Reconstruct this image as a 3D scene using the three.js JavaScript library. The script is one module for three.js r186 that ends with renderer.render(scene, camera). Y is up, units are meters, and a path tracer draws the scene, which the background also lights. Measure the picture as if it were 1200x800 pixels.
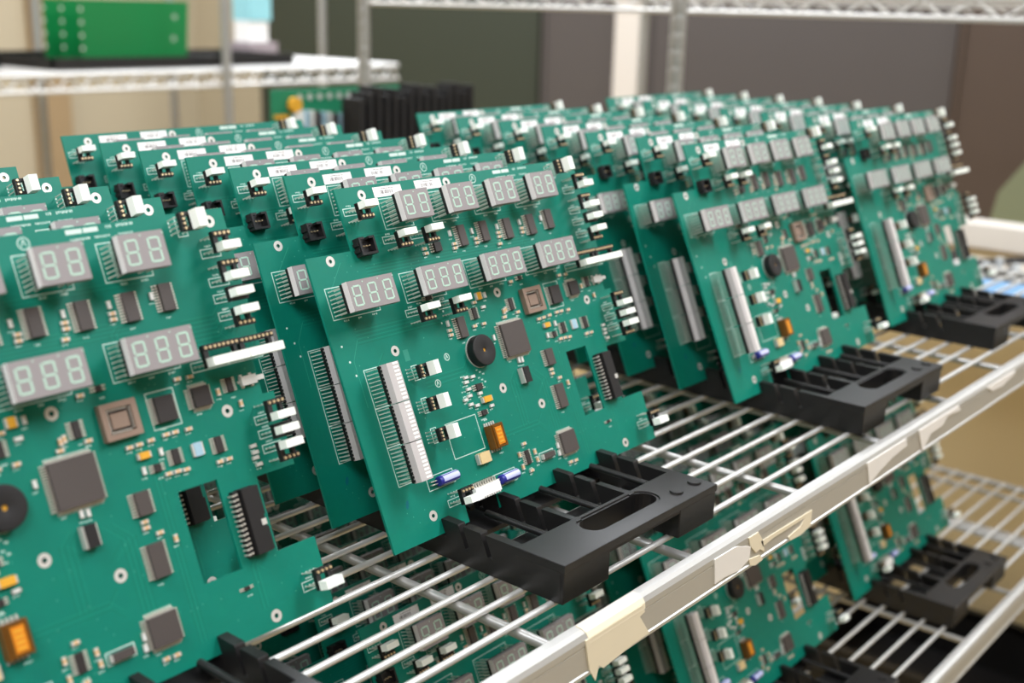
import * as THREE from 'three';
import { mergeGeometries } from 'three/addons/utils/BufferGeometryUtils.js';
import { RectAreaLightUniformsLib } from 'three/addons/lights/RectAreaLightUniformsLib.js';

// ---------------------------------------------------------------- units, camera, light, exposure
// The layout was surveyed in "units" u = 1.4 mm, x along the front rail, z towards the aisle,
// y = 0 at the lower edge of the boards on the upper shelf (1.115 m above the floor).
const U = 0.0014, Y0 = 1.115;
const wx = (x) => x * U, wy = (y) => Y0 + y * U, wz = (z) => z * U;
const EYE = [-312.27, 214.72, 316.33], YAW = -50.42, PITCH = -15.64, ROLL = 1.52, FOCAL = 1403.97;
const rad = Math.PI / 180;

const scene = new THREE.Scene();
scene.background = new THREE.Color(0x0b0b0b);
const camera = new THREE.PerspectiveCamera(2 * Math.atan(400 / FOCAL) / rad, 1.5, 0.05, 40);
camera.rotation.order = 'YXZ';
camera.rotation.set(PITCH * rad, YAW * rad, ROLL * rad);
camera.position.set(wx(EYE[0]), wy(EYE[1]), wz(EYE[2]));
camera.focus = 505 * U;
camera.userData.fStop = 5.8;
scene.add(camera);

const renderer = new THREE.WebGLRenderer();
renderer.toneMapping = THREE.LinearToneMapping;
renderer.toneMappingExposure = 1.45;
renderer.shadowMap.enabled = true;
RectAreaLightUniformsLib.init();

// ceiling light panels: [x, z] in metres, each 0.6 x 1.2 m
const CEILING = 2.9, PANEL = 12.6;
const PANELS = [];
for (const [x, z] of [[0.9, 0.95], [2.9, 0.95], [1.1, -1.5], [2.9, -1.5], [-1.2, -3.9], [0.6, -3.4], [-1.3, 1.3], [-1.2, -0.4], [3.1, -4.2], [2.3, -3.3]]) PANELS.push([x, z]);

// ---------------------------------------------------------------- helpers
let seed = 12345;
const rnd = () => { seed = (seed * 1664525 + 1013904223) >>> 0; return seed / 4294967296; };
const taken = {};
const numbered = (n) => { const k = taken[n] = (taken[n] ?? -1) + 1; return k ? n + '_' + String(k).padStart(3, '0') : n; };
function tag(o, label, category, group) { o.userData = { ...o.userData, label, category }; if (group) o.userData.group = group; return o; }
function base(name, x = 0, y = 0, z = 0) { const g = new THREE.Group(); g.name = numbered(name); g.position.set(wx(x), wy(y), wz(z)); scene.add(g); return g; }
function mesh(name, geo, mat, parent) {
  const m = new THREE.Mesh(geo, mat); m.castShadow = m.receiveShadow = true;
  m.name = parent === scene ? numbered(name) : name; parent.add(m); return m;
}
function structure(name, geo, mat) { const m = mesh(name, geo, mat, scene); m.userData.kind = 'structure'; return m; }
// plain axis box, corners in units
function B(x0, x1, y0, y1, z0, z1) {
  const g = new THREE.BoxGeometry((x1 - x0) * U, (y1 - y0) * U, (z1 - z0) * U);
  g.translate((x0 + x1) / 2 * U, (y0 + y1) / 2 * U, (z0 + z1) / 2 * U); return g;
}
// box whose front (z1) face is inset by t: moulded chip bodies
function taper(x0, x1, y0, y1, z0, z1, t) {
  const g = B(x0, x1, y0, y1, z0, z1), p = g.attributes.position, cx = (x0 + x1) / 2 * U, cy = (y0 + y1) / 2 * U, zt = (z1 - 1e-4) * U;
  for (let i = 0; i < p.count; i++) if (p.getZ(i) > zt) { p.setX(i, p.getX(i) - Math.sign(p.getX(i) - cx) * t * U); p.setY(i, p.getY(i) - Math.sign(p.getY(i) - cy) * t * U); }
  g.computeVertexNormals(); return g;
}
function bar(a, b, r, seg = 8) {   // round bar between two points in units
  const A = new THREE.Vector3(...a).multiplyScalar(U), Bv = new THREE.Vector3(...b).multiplyScalar(U), d = Bv.clone().sub(A);
  const g = new THREE.CylinderGeometry(r * U, r * U, d.length(), seg);
  g.applyQuaternion(new THREE.Quaternion().setFromUnitVectors(new THREE.Vector3(0, 1, 0), d.normalize()));
  g.translate((A.x + Bv.x) / 2, (A.y + Bv.y) / 2, (A.z + Bv.z) / 2); return g;
}
const merge = (list) => mergeGeometries(list.map((g) => { const n = g.index ? g.toNonIndexed() : g; for (const k of Object.keys(n.attributes)) if (!['position', 'normal', 'uv'].includes(k)) n.deleteAttribute(k); return n; }));
// outline in units -> extruded along local z from z0 to z1, optional bevel
function extrude(pts, z0, z1, holes = [], bevel = 0) {
  const s = new THREE.Shape(pts.map(([x, y]) => new THREE.Vector2(x * U, y * U)));
  for (const h of holes) s.holes.push(new THREE.Path(h.map(([x, y]) => new THREE.Vector2(x * U, y * U))));
  const g = new THREE.ExtrudeGeometry(s, { depth: (z1 - z0 - 2 * bevel) * U, bevelEnabled: bevel > 0, bevelThickness: bevel * U, bevelSize: bevel * U, bevelOffset: -bevel * U, bevelSegments: 2, curveSegments: 8 });
  g.translate(0, 0, (z0 + bevel) * U); return g;
}
const circle = (x, y, r, n = 16) => Array.from({ length: n }, (_, i) => [x + r * Math.cos(i / n * 2 * Math.PI), y + r * Math.sin(i / n * 2 * Math.PI)]);
// camera rays: a direction from a pixel, the distance from the plane the thing lies on
const camQ = new THREE.Quaternion().setFromEuler(camera.rotation);
const rayOf = (px, py) => new THREE.Vector3((px - 600) / FOCAL, -(py - 400) / FOCAL, -1).applyQuaternion(camQ);
function along(px, py, t) { const d = rayOf(px, py); return [EYE[0] + d.x * t, EYE[1] + d.y * t, EYE[2] + d.z * t]; }
const onZ = (px, py, z) => along(px, py, (z - EYE[2]) / rayOf(px, py).z);
const onX = (px, py, x) => along(px, py, (x - EYE[0]) / rayOf(px, py).x);
const onY = (px, py, y) => along(px, py, (y - EYE[1]) / rayOf(px, py).y);

function noiseTexture(w, h, draw) {
  const c = document.createElement('canvas'); c.width = w; c.height = h; const g = c.getContext('2d'); draw(g, w, h);
  const t = new THREE.CanvasTexture(c); t.colorSpace = THREE.SRGBColorSpace; t.wrapS = t.wrapT = THREE.RepeatWrapping; t.anisotropy = 8; return t;
}
function grain(w, lo, hi, coarse) {   // tileable grey value noise as data
  const d = new Uint8Array(w * w * 4), n = w / coarse, v = Array.from({ length: n * n }, rnd);
  for (let y = 0; y < w; y++) for (let x = 0; x < w; x++) {
    const X = x / coarse, Yv = y / coarse, i = Math.floor(X), j = Math.floor(Yv), f = X - i, k = Yv - j, at = (a, b) => v[((b % n) * n + a % n)];
    const s = (at(i, j) * (1 - f) + at(i + 1, j) * f) * (1 - k) + (at(i, j + 1) * (1 - f) + at(i + 1, j + 1) * f) * k;
    const q = Math.round(lo + (hi - lo) * (0.6 * s + 0.4 * rnd())), o = (y * w + x) * 4; d[o] = d[o + 1] = d[o + 2] = q; d[o + 3] = 255;
  }
  const t = new THREE.DataTexture(d, w, w); t.wrapS = t.wrapT = THREE.RepeatWrapping; t.magFilter = THREE.LinearFilter; t.needsUpdate = true; return t;
}
const M = (color, roughness = 0.5, metalness = 0, more = {}) => new THREE.MeshStandardMaterial({ color, roughness, metalness, ...more });
const fine = grain(256, 90, 255, 4), coarseN = grain(256, 150, 255, 16);
const mat = {
  blackPlastic: M(0x141313, 0.42, 0, { bumpMap: fine, bumpScale: 0.00012 }),
  blackMatte: M(0x131112, 0.55),
  chip: M(0x4a4340, 0.5), chipDark: M(0x2b2625, 0.5), brownSocket: M(0x8d7767, 0.6),
  lead: M(0xe2ddd2, 0.38, 0.55), gold: M(0xe8cfa4, 0.35, 0.7), solder: M(0xd8d6cf, 0.4, 0.35),
  ledWhite: M(0xf6f4ee, 0.45), ledFront: M(0xf3f8ee, 0.45), ledSide: M(0xd9d5d2, 0.5), graphBody: M(0xbfbab8, 0.5),
  displayFace: M(0x908a8a, 0.5), segment: M(0xb0d0be, 0.5),
  ceramic: M(0xd8b48a, 0.55), smdWhite: M(0xdcdcd6, 0.5), smdBlue: M(0x9fc0cf, 0.5),
  yellow: M(0xe0a530, 0.45), tan: M(0xd9c08c, 0.5), orange: M(0xd9821c, 0.35), brownTape: M(0x6b4312, 0.3),
  capBlue: M(0x2b2f8e, 0.3), capSilver: M(0xc3c8ea, 0.35), pinkDot: M(0xc9506e, 0.6),
  pcbEdge: M(0x5d7a52, 0.7), paper: M(0xf4f2ee, 0.8),
  zinc: M(0xb4b4b1, 0.34, 0.7), wire: M(0xd2d2ce, 0.36, 0.45), chrome: M(0xb9b9b9, 0.22, 0.95),
  railPaint: M(0xc6c6c2, 0.38, 0.6), tape: M(0xe3d8bd, 0.8), tapeWhite: M(0xe6e2db, 0.85), insert: M(0xb5b2a9, 0.4, 0.25),
};

// ---------------------------------------------------------------- the room
const wallPaint = M(0xb3a88f, 0.85, 0, { bumpMap: coarseN, bumpScale: 0.0004 });
const floorMat = M(0xa08c64, 0.55, 0, { bumpMap: coarseN, bumpScale: 0.0003 });
const ceilingMat = M(0xe9e7e0, 0.9);
const RX0 = -4.6, RX1 = 3.9, RZ0 = -5.6, RZ1 = 3.6;
const room = (x0, x1, y0, y1, z0, z1) => { const g = new THREE.BoxGeometry(x1 - x0, y1 - y0, z1 - z0); g.translate((x0 + x1) / 2, (y0 + y1) / 2, (z0 + z1) / 2); return g; };
structure('floor', room(RX0, RX1, -0.1, 0, RZ0, RZ1), floorMat);
structure('ceiling', room(RX0, RX1, CEILING, CEILING + 0.1, RZ0, RZ1), ceilingMat);
structure('wall_back', room(RX0, RX1, 0, CEILING, RZ0 - 0.1, RZ0), wallPaint);
structure('wall_front', room(RX0, RX1, 0, CEILING, RZ1, RZ1 + 0.1), wallPaint);
structure('wall_left', room(RX0 - 0.1, RX0, 0, CEILING, RZ0, RZ1), wallPaint);
structure('wall_right', room(RX1, RX1 + 0.1, 0, CEILING, RZ0, RZ1), wallPaint);
const glow = M(0xffffff, 0.6, 0, { emissive: 0xf4f7ff, emissiveIntensity: 1.6 }), troffer = M(0xe8e8e4, 0.6);
for (const [x, z] of PANELS) {
  const g = new THREE.Group(); g.name = numbered('ceiling_light'); g.position.set(x, CEILING, z); scene.add(g);
  tag(g, 'white fluorescent ceiling light panel set in the ceiling', 'ceiling light', 'fluorescent ceiling panels');
  const f = new THREE.BoxGeometry(0.66, 0.03, 1.26); f.translate(0, -0.015, 0); mesh('frame', f, troffer, g);
  const d = new THREE.BoxGeometry(0.6, 0.01, 1.2); d.translate(0, -0.036, 0); mesh('diffuser', d, glow, g);
  const l = new THREE.RectAreaLight(0xf4f7ff, PANEL, 0.6, 1.2); l.position.set(0, -0.045, 0); l.rotation.x = -Math.PI / 2; l.castShadow = true; g.add(l);
}

// ---------------------------------------------------------------- the circuit board
// all positions in units on the board: u across, v up, n out of the face
const OUTLINE = [[0, 0], [45, 0], [45.4, 14.8], [66.4, 14.8], [66, 0], [190, 0], [190, 25.4], [172.8, 25.4], [172.8, 53.3], [190.3, 53.3], [190.3, 81.5], [185.2, 81.5], [185.2, 94.3], [190.3, 94.3], [190.3, 152], [25.6, 152], [25.6, 125], [0, 125]];
const WINDOW = [[140.5, 24.2], [156.5, 24.2], [156.5, 56.9], [140.5, 56.9]];
const RINGS = [[40.1, 147.9], [12.4, 122.2], [105, 93.4], [168.5, 78.9], [32.4, 79.6], [89.7, 50], [112.3, 37.2], [25.9, 8.6], [164.6, 2.9 + 1.2], [93.6, 148.6], [183.5, 147.5]];
const D2 = [[48.3, 65.2], [77.8, 94.4], [106.8, 124.4], [136.6, 154.6]].map(([a, b]) => [a, b, 131.8, 144.7]);
const D3 = [[5.2, 31.1], [47.6, 72.2], [88.6, 113.4], [129, 154.8]].map(([a, b]) => [a, b, 98.4, 111]);
// light bars [u0, u1, v0, v1, gold pin row: centre u (null: row along u), centre v, pins]
const HBARS = [[27.5, 35.3, 139.9, 143, 137, 4], [44.7, 52.4, 125.3, 128.4, 122.3, 4], [61.3, 69, 125.3, 128.4, 122.2, 4], [45, 52.8, 92.2, 95.2, 89.1, 4], [65, 73, 92.2, 95.2, 89, 4],
  [176.4, 184.3, 134.3, 137.5, 141, 4], [176.4, 184.3, 123.5, 126.6, 130.2, 4], [176.4, 184.3, 117.4, 120.4, 114.6, 0], [176.4, 184.3, 110.8, 113.8, 107.9, 4],
  [178.9, 186.9, 71, 73.9, 77.6, 4], [178.9, 186.9, 65.7, 68.6, 69.9, 0], [178.9, 186.9, 60.2, 63.2, 57, 4], [178.9, 186.9, 7.6, 11, 14.2, 4],
  [159.4, 174.7, 95, 98.3, 102, 8], [174.9, 190.2, 95, 98.3, 101.8, 8], [36.4, 44.2, 9, 12, 14.6, 4]];
const VBARS = [[38.5, 41.8, 65.2, 71.2, 35.2], [38.5, 41.7, 50.6, 56.7, 35.5], [38.6, 41.9, 37.1, 43.2, 35.5], [169.2, 173.1, 143.6, 150.5, 166.4]];
// chips [u0, u1, v0, v1, height, leads: 's' two sides left/right, 'q' four sides, dark?, leads per side]
const CHIPS = [[89.7, 94.4, 117.8, 127.8, 2, 's', 0, 10], [105, 109.8, 118, 127.9, 2, 's', 0, 10], [121.9, 126.8, 117.1, 127.2, 2, 's', 0, 10], [139.4, 144.4, 116.9, 127.2, 2, 's', 0, 10], [154, 159, 118.1, 128, 2, 's', 0, 10],
  [71.9, 76.4, 117.5, 122, 2, 's', 1, 4], [71.9, 76.7, 77.1, 86.8, 2, 's', 0, 10], [84, 86.7, 83.9, 89.2, 1.2, 's', 1, 8], [109.9, 112.6, 83.6, 89.4, 1.2, 's', 1, 8],
  [97.6, 113.8, 62.7, 78.4, 2.5, 'q', 0, 18], [139.9, 147.4, 81, 90.1, 2.5, 's', 1, 12], [155.1, 162.3, 82.7, 90, 2.5, 'q', 1, 10], [170.6, 173.2, 85.2, 90.4, 1.2, 's', 1, 7],
  [141.8, 144.6, 66.1, 71.5, 1.2, 's', 1, 8], [159.4, 162.3, 65.4, 71.3, 1.2, 's', 1, 8], [134, 136.6, 65.5, 68.4, 1.2, 's', 1, 4],
  [123.6, 129, 53.1, 61.2, 2, 's', 0, 8], [123, 129, 31.9, 43.6, 2, 's', 0, 12], [115.6, 126.4, 10.7, 21, 2.5, 'q', 0, 12], [90, 92.8, 13.1, 19.6, 1.2, 's', 1, 8], [71.9, 75.9, 52.6, 55.6, 1.5, 's', 1, 3], [70.6, 74, 41.2, 43.6, 1.5, 's', 1, 3], [58, 61.5, 97.2, 99.2, 1.4, 's', 1, 3], [121.4, 123.6, 96.6, 98.8, 1.2, 's', 1, 2], [154.6, 157, 16.7, 18, 0.9, 's', 1, 2]];
// small chip parts [u, v, kind: c tan capacitor, w white resistor, turned]
const SMD = [];
const put = (kind, turn, ...list) => { for (const [u, v] of list) SMD.push([u, v, kind, turn]); };
put('c', 0, [86.1, 119.7], [85.8, 117.7], [101.2, 120.2], [101, 118.2], [117.6, 121], [117.6, 119], [135, 121], [134.9, 119], [116.3, 115.6], [66.5, 120], [66.8, 117.8], [66.9, 81.9], [66.8, 79.8], [83.1, 80.9], [89.4, 80.9], [104.1, 81.3], [114.2, 82], [87.3, 91.4], [115.7, 96.8], [127.5, 76.1], [135.8, 76.5], [141.9, 76.9], [145.5, 76.9], [150.9, 76.6], [152, 94.3], [157.1, 94], [159.5, 62.5], [163.3, 62.5], [142.3, 63.8], [145.8, 63.5], [138.8, 63.9], [125.3, 51.1], [125.3, 49.1], [129.6, 46.1], [91.6, 22.7], [91.5, 9.9], [119.3, 6.3], [123.3, 6.1], [131.2, 76.2]);
put('c', 1, [106.5, 84.6], [105, 84], [174.6, 80.2], [166.7, 86.3], [134.7, 42.5], [97.3, 17.4], [97.6, 13.6], [86.7, 18.7], [86.7, 12.9]);
put('w', 0, [174.5, 64.2], [174.6, 61.8], [174.2, 59.9], [174.9, 57.3], [67.5, 54.5], [67.9, 59.8], [67.3, 57.7], [66.9, 51.5], [66.1, 47.7], [69.7, 46.4], [78.6, 44.2], [73.7, 51.2], [63.8, 50.4], [72.2, 59.3], [92.2, 88.4]);
put('w', 1, [85.3, 124.8], [99.9, 124], [117.9, 123.9], [134.7, 124.1], [151.3, 124.3], [67, 85.1], [105.1, 60.1], [107.4, 59.9], [93.2, 73.4], [130.3, 67.3], [138.3, 71.8], [113.9, 15.9], [113.4, 12.4], [95.6, 93.6]);

// the printed face: solder mask, traces, pads and silkscreen
const TW = 2048, TH = 1640, K = TW / 192;
const pcbTexture = noiseTexture(TW, TH, (g) => {
  const X = (u) => (u + 0.5) * K, Yt = (v) => TH - (v + 0.8) * K;
  g.fillStyle = '#067764'; g.fillRect(0, 0, TW, TH);
  for (let i = 0; i < 2600; i++) { g.fillStyle = `rgba(${rnd() < 0.5 ? '4,92,78' : '24,150,126'},${0.05 * rnd()})`; const s = 8 + rnd() * 50; g.fillRect(rnd() * TW, rnd() * TH, s, s * (0.3 + rnd())); }
  // bundles of traces under the mask
  g.lineWidth = 2.2;
  const bundle = (u, v, du, dv, n, gap, bend) => { for (let i = 0; i < n; i++) { g.strokeStyle = i % 2 ? 'rgba(54,164,128,.35)' : 'rgba(8,96,74,.45)'; g.beginPath(); const ou = dv ? i * gap : 0, ov = dv ? 0 : i * gap; g.moveTo(X(u + ou), Yt(v + ov)); g.lineTo(X(u + ou + du), Yt(v + ov + dv)); g.lineTo(X(u + ou + du + bend), Yt(v + ov + dv + Math.abs(bend) * (i % 3 ? 1 : -1))); g.stroke(); } };
  bundle(14, 86, 60, 0, 9, 0.8, 5); bundle(30, 113, 110, 0, 8, 0.7, 4); bundle(30, 129, 120, 0, 4, 0.7, 3); bundle(160, 105, 14, 0, 12, 0.8, 3); bundle(116, 20, 0, 28, 7, 0.9, -6); bundle(95, 30, 0, 22, 6, 1, 4); bundle(133, 6, 0, 60, 5, 0.8, 3); bundle(44, 60, 25, 0, 6, 0.9, 5); bundle(132, 100, 0, 14, 5, 0.9, 3); bundle(20, 26, 0, 50, 3, 1, 4); bundle(80, 28, 26, 0, 4, 0.9, 4); bundle(160, 8, 0, 16, 4, 0.9, 3);
  g.strokeStyle = 'rgba(96,180,150,.5)'; g.beginPath(); g.moveTo(X(17.5), Yt(121)); g.lineTo(X(8), Yt(110)); g.stroke(); g.beginPath(); g.moveTo(X(14), Yt(88)); g.lineTo(X(9), Yt(80)); g.lineTo(X(9), Yt(60)); g.stroke();
  for (let i = 0; i < 160; i++) { g.fillStyle = 'rgba(150,200,175,.55)'; g.beginPath(); g.arc(X(10 + rnd() * 175), Yt(8 + rnd() * 120), 2.4, 0, 7); g.fill(); }
  const silk = '#cfe0d6'; g.strokeStyle = silk; g.fillStyle = silk; g.lineWidth = 4;
  const rect = (u0, u1, v0, v1) => g.strokeRect(X(u0), Yt(v1), (u1 - u0) * K, (v1 - v0) * K);
  const pad = (u, v, r = 0.38) => { g.beginPath(); g.arc(X(u), Yt(v), r * K, 0, 7); g.fill(); };
  // rows of tiny unreadable print
  const print = (u, v, n, h = 0.9) => { for (let i = 0; i < n; i++) { const w = (0.3 + 0.25 * rnd()) * K; g.fillRect(X(u + i * 0.75), Yt(v + h), w, h * K * (0.55 + 0.45 * rnd())); } };
  for (const [u0, u1, v0, v1] of [...D2, ...D3]) { rect(u0 - 0.2, u1 + 0.2, v0 - 0.3, v1 + 0.4); print(u0 + 5, v0 - 2, 4); print(u1 - 5, v0 - 2, 4); print(u0 + 13, v0 - 2, 3); for (let i = 0; i < 7; i++) for (const du of [1.4, 4.6]) pad(u0 + du, v0 + 1.2 + i * 1.7); }
  for (const [u0, u1, v0, v1, gv, n] of HBARS) { rect(u0 - 0.2, u1 + 0.2, v0, v1); print(u0 + 2, v1 + 0.5, 4); for (let i = 0; i < 4; i++) { pad(u0 + 1.2 + i * 1.8, (v0 + v1) / 2, 0.45); if (n) pad(u0 + 1.2 + i * 1.8, gv, 0.4); } }
  for (const [u0, u1, v0, v1, gu] of VBARS) { rect(u0, u1, v0 - 0.2, v1 + 0.2); for (let i = 0; i < 4; i++) { pad((u0 + u1) / 2, v0 + 0.8 + i * 1.5, 0.4); pad(gu, v0 + 0.8 + i * 1.5, 0.4); } }
  for (let k = 0; k < 3; k++) { rect(12.4, 20.2, 25 + k * 16.8, 41.6 + k * 16.8); for (let i = 0; i < 10; i++) { g.strokeStyle = 'rgba(190,212,200,.8)'; g.beginPath(); g.moveTo(X(13.2), Yt(26 + k * 16.8 + i * 1.64)); g.lineTo(X(19), Yt(26 + k * 16.8 + i * 1.64)); g.stroke(); } g.strokeStyle = silk; }
  for (const [u0, u1, v0, v1, , kind, , n] of CHIPS) { const p = (v1 - v0) / n; for (let i = 0; i < n; i++) for (const [a, b] of [[u0 - 1.5, u0 - 0.4], [u1 + 0.4, u1 + 1.5]]) g.fillRect(X(a), Yt(v0 + (i + 0.75) * p), (b - a) * K, p * 0.5 * K); if (kind === 'q') for (let i = 0; i < n; i++) for (const b of [v0 - 1.5, v1 + 0.4]) g.fillRect(X(u0 + (i + 0.3) * (u1 - u0) / n), Yt(b + 1.1), (u1 - u0) / n * 0.5 * K, 1.1 * K); print(u0 + 1, v0 - 2.6, 3, 0.7); }
  for (const [u, v, , turn] of SMD) print(u - 1.2, v - 2 - turn, 3, 0.7);
  rect(138.6, 149.5, 79.2, 92); rect(47.6, 67.2, 27.3, 43); rect(28, 44, 18.6, 24.4); rect(65.4, 81.4, 8.8, 14.4); rect(100, 110.2, 11.6, 15.6);
  for (const [u, v, r] of [[111.9, 148.7, 2], [51, 61, 1.6], [44, 66.5, 1.6], [60.8, 71, 1.5]]) { g.beginPath(); g.arc(X(u), Yt(v), r * K, 0, 7); g.stroke(); g.beginPath(); g.moveTo(X(u - r * 0.5), Yt(v - r * 0.5)); g.lineTo(X(u), Yt(v + r * 0.6)); g.lineTo(X(u + r * 0.4), Yt(v - r * 0.4)); g.stroke(); }
  g.fillRect(X(127), Yt(151.2), 6 * K, 1.7 * K); g.fillRect(X(133.4), Yt(151.2), 5.6 * K, 1.7 * K);
  print(142, 150, 3, 1.2); print(146, 150, 9, 1.2); print(128, 147, 10, 1); print(137, 147, 8, 1); print(146, 147, 8, 1);
  for (const [u, v] of [[5, 87], [6.8, 80], [8, 74], [67, 91], [64, 86]]) pad(u, v, 0.5);
  for (let i = 0; i < 8; i++) print(76 + (i % 3) * 1.6, 61 - i * 1.2, 2, 0.8); for (let i = 0; i < 6; i++) print(63 + rnd() * 3, 60 - i * 2.2, 4, 0.8);
  print(70, 38.6, 5, 1.3); print(76, 25, 3, 2); print(75, 22, 4);
  g.strokeStyle = 'rgba(120,190,200,.7)'; g.fillStyle = 'rgba(20,70,140,.35)'; g.beginPath(); g.ellipse(X(14), Yt(17), 9, 20, 0.4, 0, 7); g.fill();
  g.fillStyle = 'rgba(70,150,130,.7)'; g.fillRect(X(36.5), Yt(79), 3 * K, 5 * K);
});
pcbTexture.wrapS = pcbTexture.wrapT = THREE.ClampToEdgeWrapping;
const pcbFace = new THREE.MeshPhysicalMaterial({ map: pcbTexture, roughness: 0.42, specularIntensity: 0.6 });
const stickerTexture = (seedN) => noiseTexture(256, 64, (g) => { seed = seedN; g.fillStyle = '#f3f1ee'; g.fillRect(0, 0, 256, 64); g.fillStyle = '#8d8886'; for (let i = 0; i < 14; i++) g.fillRect(70 + i * 8, 10, 3 + rnd() * 4, 7); g.fillStyle = '#554f4d'; for (let i = 0; i < 34; i++) if (rnd() < 0.7) g.fillRect(60 + i * 3.4, 24, 1 + rnd() * 1.6, 22); });
const sticker = [M(0xffffff, 0.7, 0, { map: stickerTexture(5) }), M(0xffffff, 0.7, 0, { map: stickerTexture(9) })];

// shared geometries of the board
const GEO = (() => {
  const G = {};
  const holes = [WINDOW, ...RINGS.map(([u, v]) => circle(u, v, 0.85, 12))];
  const body = extrude(OUTLINE, -1.15, 0, holes), p = body.attributes.position, uv = body.attributes.uv;
  for (let i = 0; i < p.count; i++) uv.setXY(i, (p.getX(i) / U + 0.5) / 192, (p.getY(i) / U + 0.8) / (TH / K));
  G.body = body;
  const ring = new THREE.RingGeometry(0.85 * U, 2.3 * U, 20); ring.translate(0, 0, 0.05 * U); G.ring = ring;
  const posts = (list, n1, r = 0.22) => merge(list.map(([u, v, n0 = 0]) => B(u - r, u + r, v - r, v + r, n0, n1)));
  const display = (w, h, digits) => {
    const d = {};
    d.housing = taper(0, w, 0, h, 11, 14, 0.12); d.base = B(0.3, w - 0.3, 0.3, h - 0.3, 8.8, 11);
    const l = []; for (let i = 0; i < 7; i++) for (const du of [1.4, 4.6]) l.push([du, 1.2 + i * 1.7]); d.leads = posts(l, 8.9);
    const cw = w / digits, s = [], sl = (x, y) => x + y * 0.06;
    for (let k = 0; k < digits; k++) {
      const x0 = k * cw + cw * 0.24, x1 = k * cw + cw * 0.72, y0 = h * 0.17, y1 = h * 0.8, ym = (y0 + y1) / 2, t = 0.36;
      const q = (a, b, c, e) => s.push(B(sl(a, c - h / 2), sl(b, c - h / 2), c, e, 13.98, 14.1));
      q(x0 + t, x1 - t, y1 - t, y1 + t); q(x0 + t, x1 - t, ym - t, ym + t); q(x0 + t, x1 - t, y0 - t, y0 + t);
      q(x0 - t, x0 + t, ym + t, y1); q(x0 - t, x0 + t, y0, ym - t); q(x1 - t, x1 + t, ym + t, y1); q(x1 - t, x1 + t, y0, ym - t);
      q(k * cw + cw * 0.9, k * cw + cw * 0.9 + 0.5, y1 + 1.1, y1 + 1.6); 
    }
    d.digits = merge(s); return d;
  };
  G.d2 = display(17.3, 12.9, 2); G.d3 = display(25.4, 12.6, 3);
  G.bars = {};
  G.hbar = (w, h, up, n) => G.bars[[w.toFixed(1), h.toFixed(1), up.toFixed(1), n]] ??= (() => {
    const lo = Math.min(0, up - 1.1), hi = Math.max(h, up + 1.1), o = { front: taper(0, w, 0, h, 9.6, 14, 0.1) };
    const frame = n ? [B(0.1, w - 0.1, up - 1.1, up + 1.1, 7.2, 9.4), B(0.1, w - 0.1, 0.3, h - 0.3, 7.2, 9.7), B(0.1, 2, lo, hi, 7.2, 9.2), B(w - 2.6, w - 1.2, lo, hi, 7.2, 9.2)] : [B(0.1, w - 0.1, -1.2, h + 1.2, 7.2, 9.7)];
    o.socket = merge(frame);
    const k = n || 4, pitch = (w - 2.2) / (k - 1), cols = Array.from({ length: k }, (_, i) => 1.1 + i * pitch);
    if (n) o.pins = merge(cols.map((c) => { const g = new THREE.CylinderGeometry(0.55 * U, 0.55 * U, 0.8 * U, 8); g.rotateX(Math.PI / 2); g.translate(c * U, up * U, 9.6 * U); return g; }));
    o.leads = posts(cols.flatMap((c) => n ? [[c, h / 2], [c, up]] : [[c, h / 2]]), 7.3, 0.2); return o;
  })();
  G.vbar = (w, h, left) => G.bars['v' + [w.toFixed(1), h.toFixed(1), left.toFixed(1)]] ??= (() => {
    const o = { front: taper(0, w, 0, h, 9.6, 14, 0.1) };
    o.socket = merge([B(left - 1.1, left + 1.1, 0.1, h - 0.1, 7.2, 9.4), B(0.3, w - 0.3, 0.1, h - 0.1, 7.2, 9.7), B(left, w / 2, 0.1, 1.4, 7.2, 9.2), B(left, w / 2, h - 1.4, h - 0.1, 7.2, 9.2)]);
    const rows = [0.8, 2.3, 3.8, 5.3].map((r) => r * h / 6.1);
    o.pins = merge(rows.map((r) => { const g = new THREE.CylinderGeometry(0.5 * U, 0.5 * U, 0.8 * U, 8); g.rotateX(Math.PI / 2); g.translate(left * U, r * U, 9.6 * U); return g; }));
    o.leads = posts(rows.flatMap((r) => [[w / 2, r], [left, r]]), 7.3, 0.2); return o;
  })();
  // ten segment bar graph
  G.graph = { housing: taper(0, 6.9, 0, 16.6, 9.7, 14, 0.1), base: merge([B(0.2, 6.7, 0.2, 16.4, 8, 9.8), ...Array.from({ length: 10 }, (_, i) => B(-0.45, 0.4, 0.6 + i * 1.63, 1.6 + i * 1.63, 8.6, 10.6))]), segments: merge(Array.from({ length: 10 }, (_, i) => B(3.3, 6.1, 0.8 + i * 1.62, 1.7 + i * 1.62, 13.98, 14.12))), leads: posts(Array.from({ length: 10 }, (_, i) => 1 + i * 1.63).flatMap((v) => [[0.9, v], [6, v]]), 8.1, 0.2) };
  G.chips = {};
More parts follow.
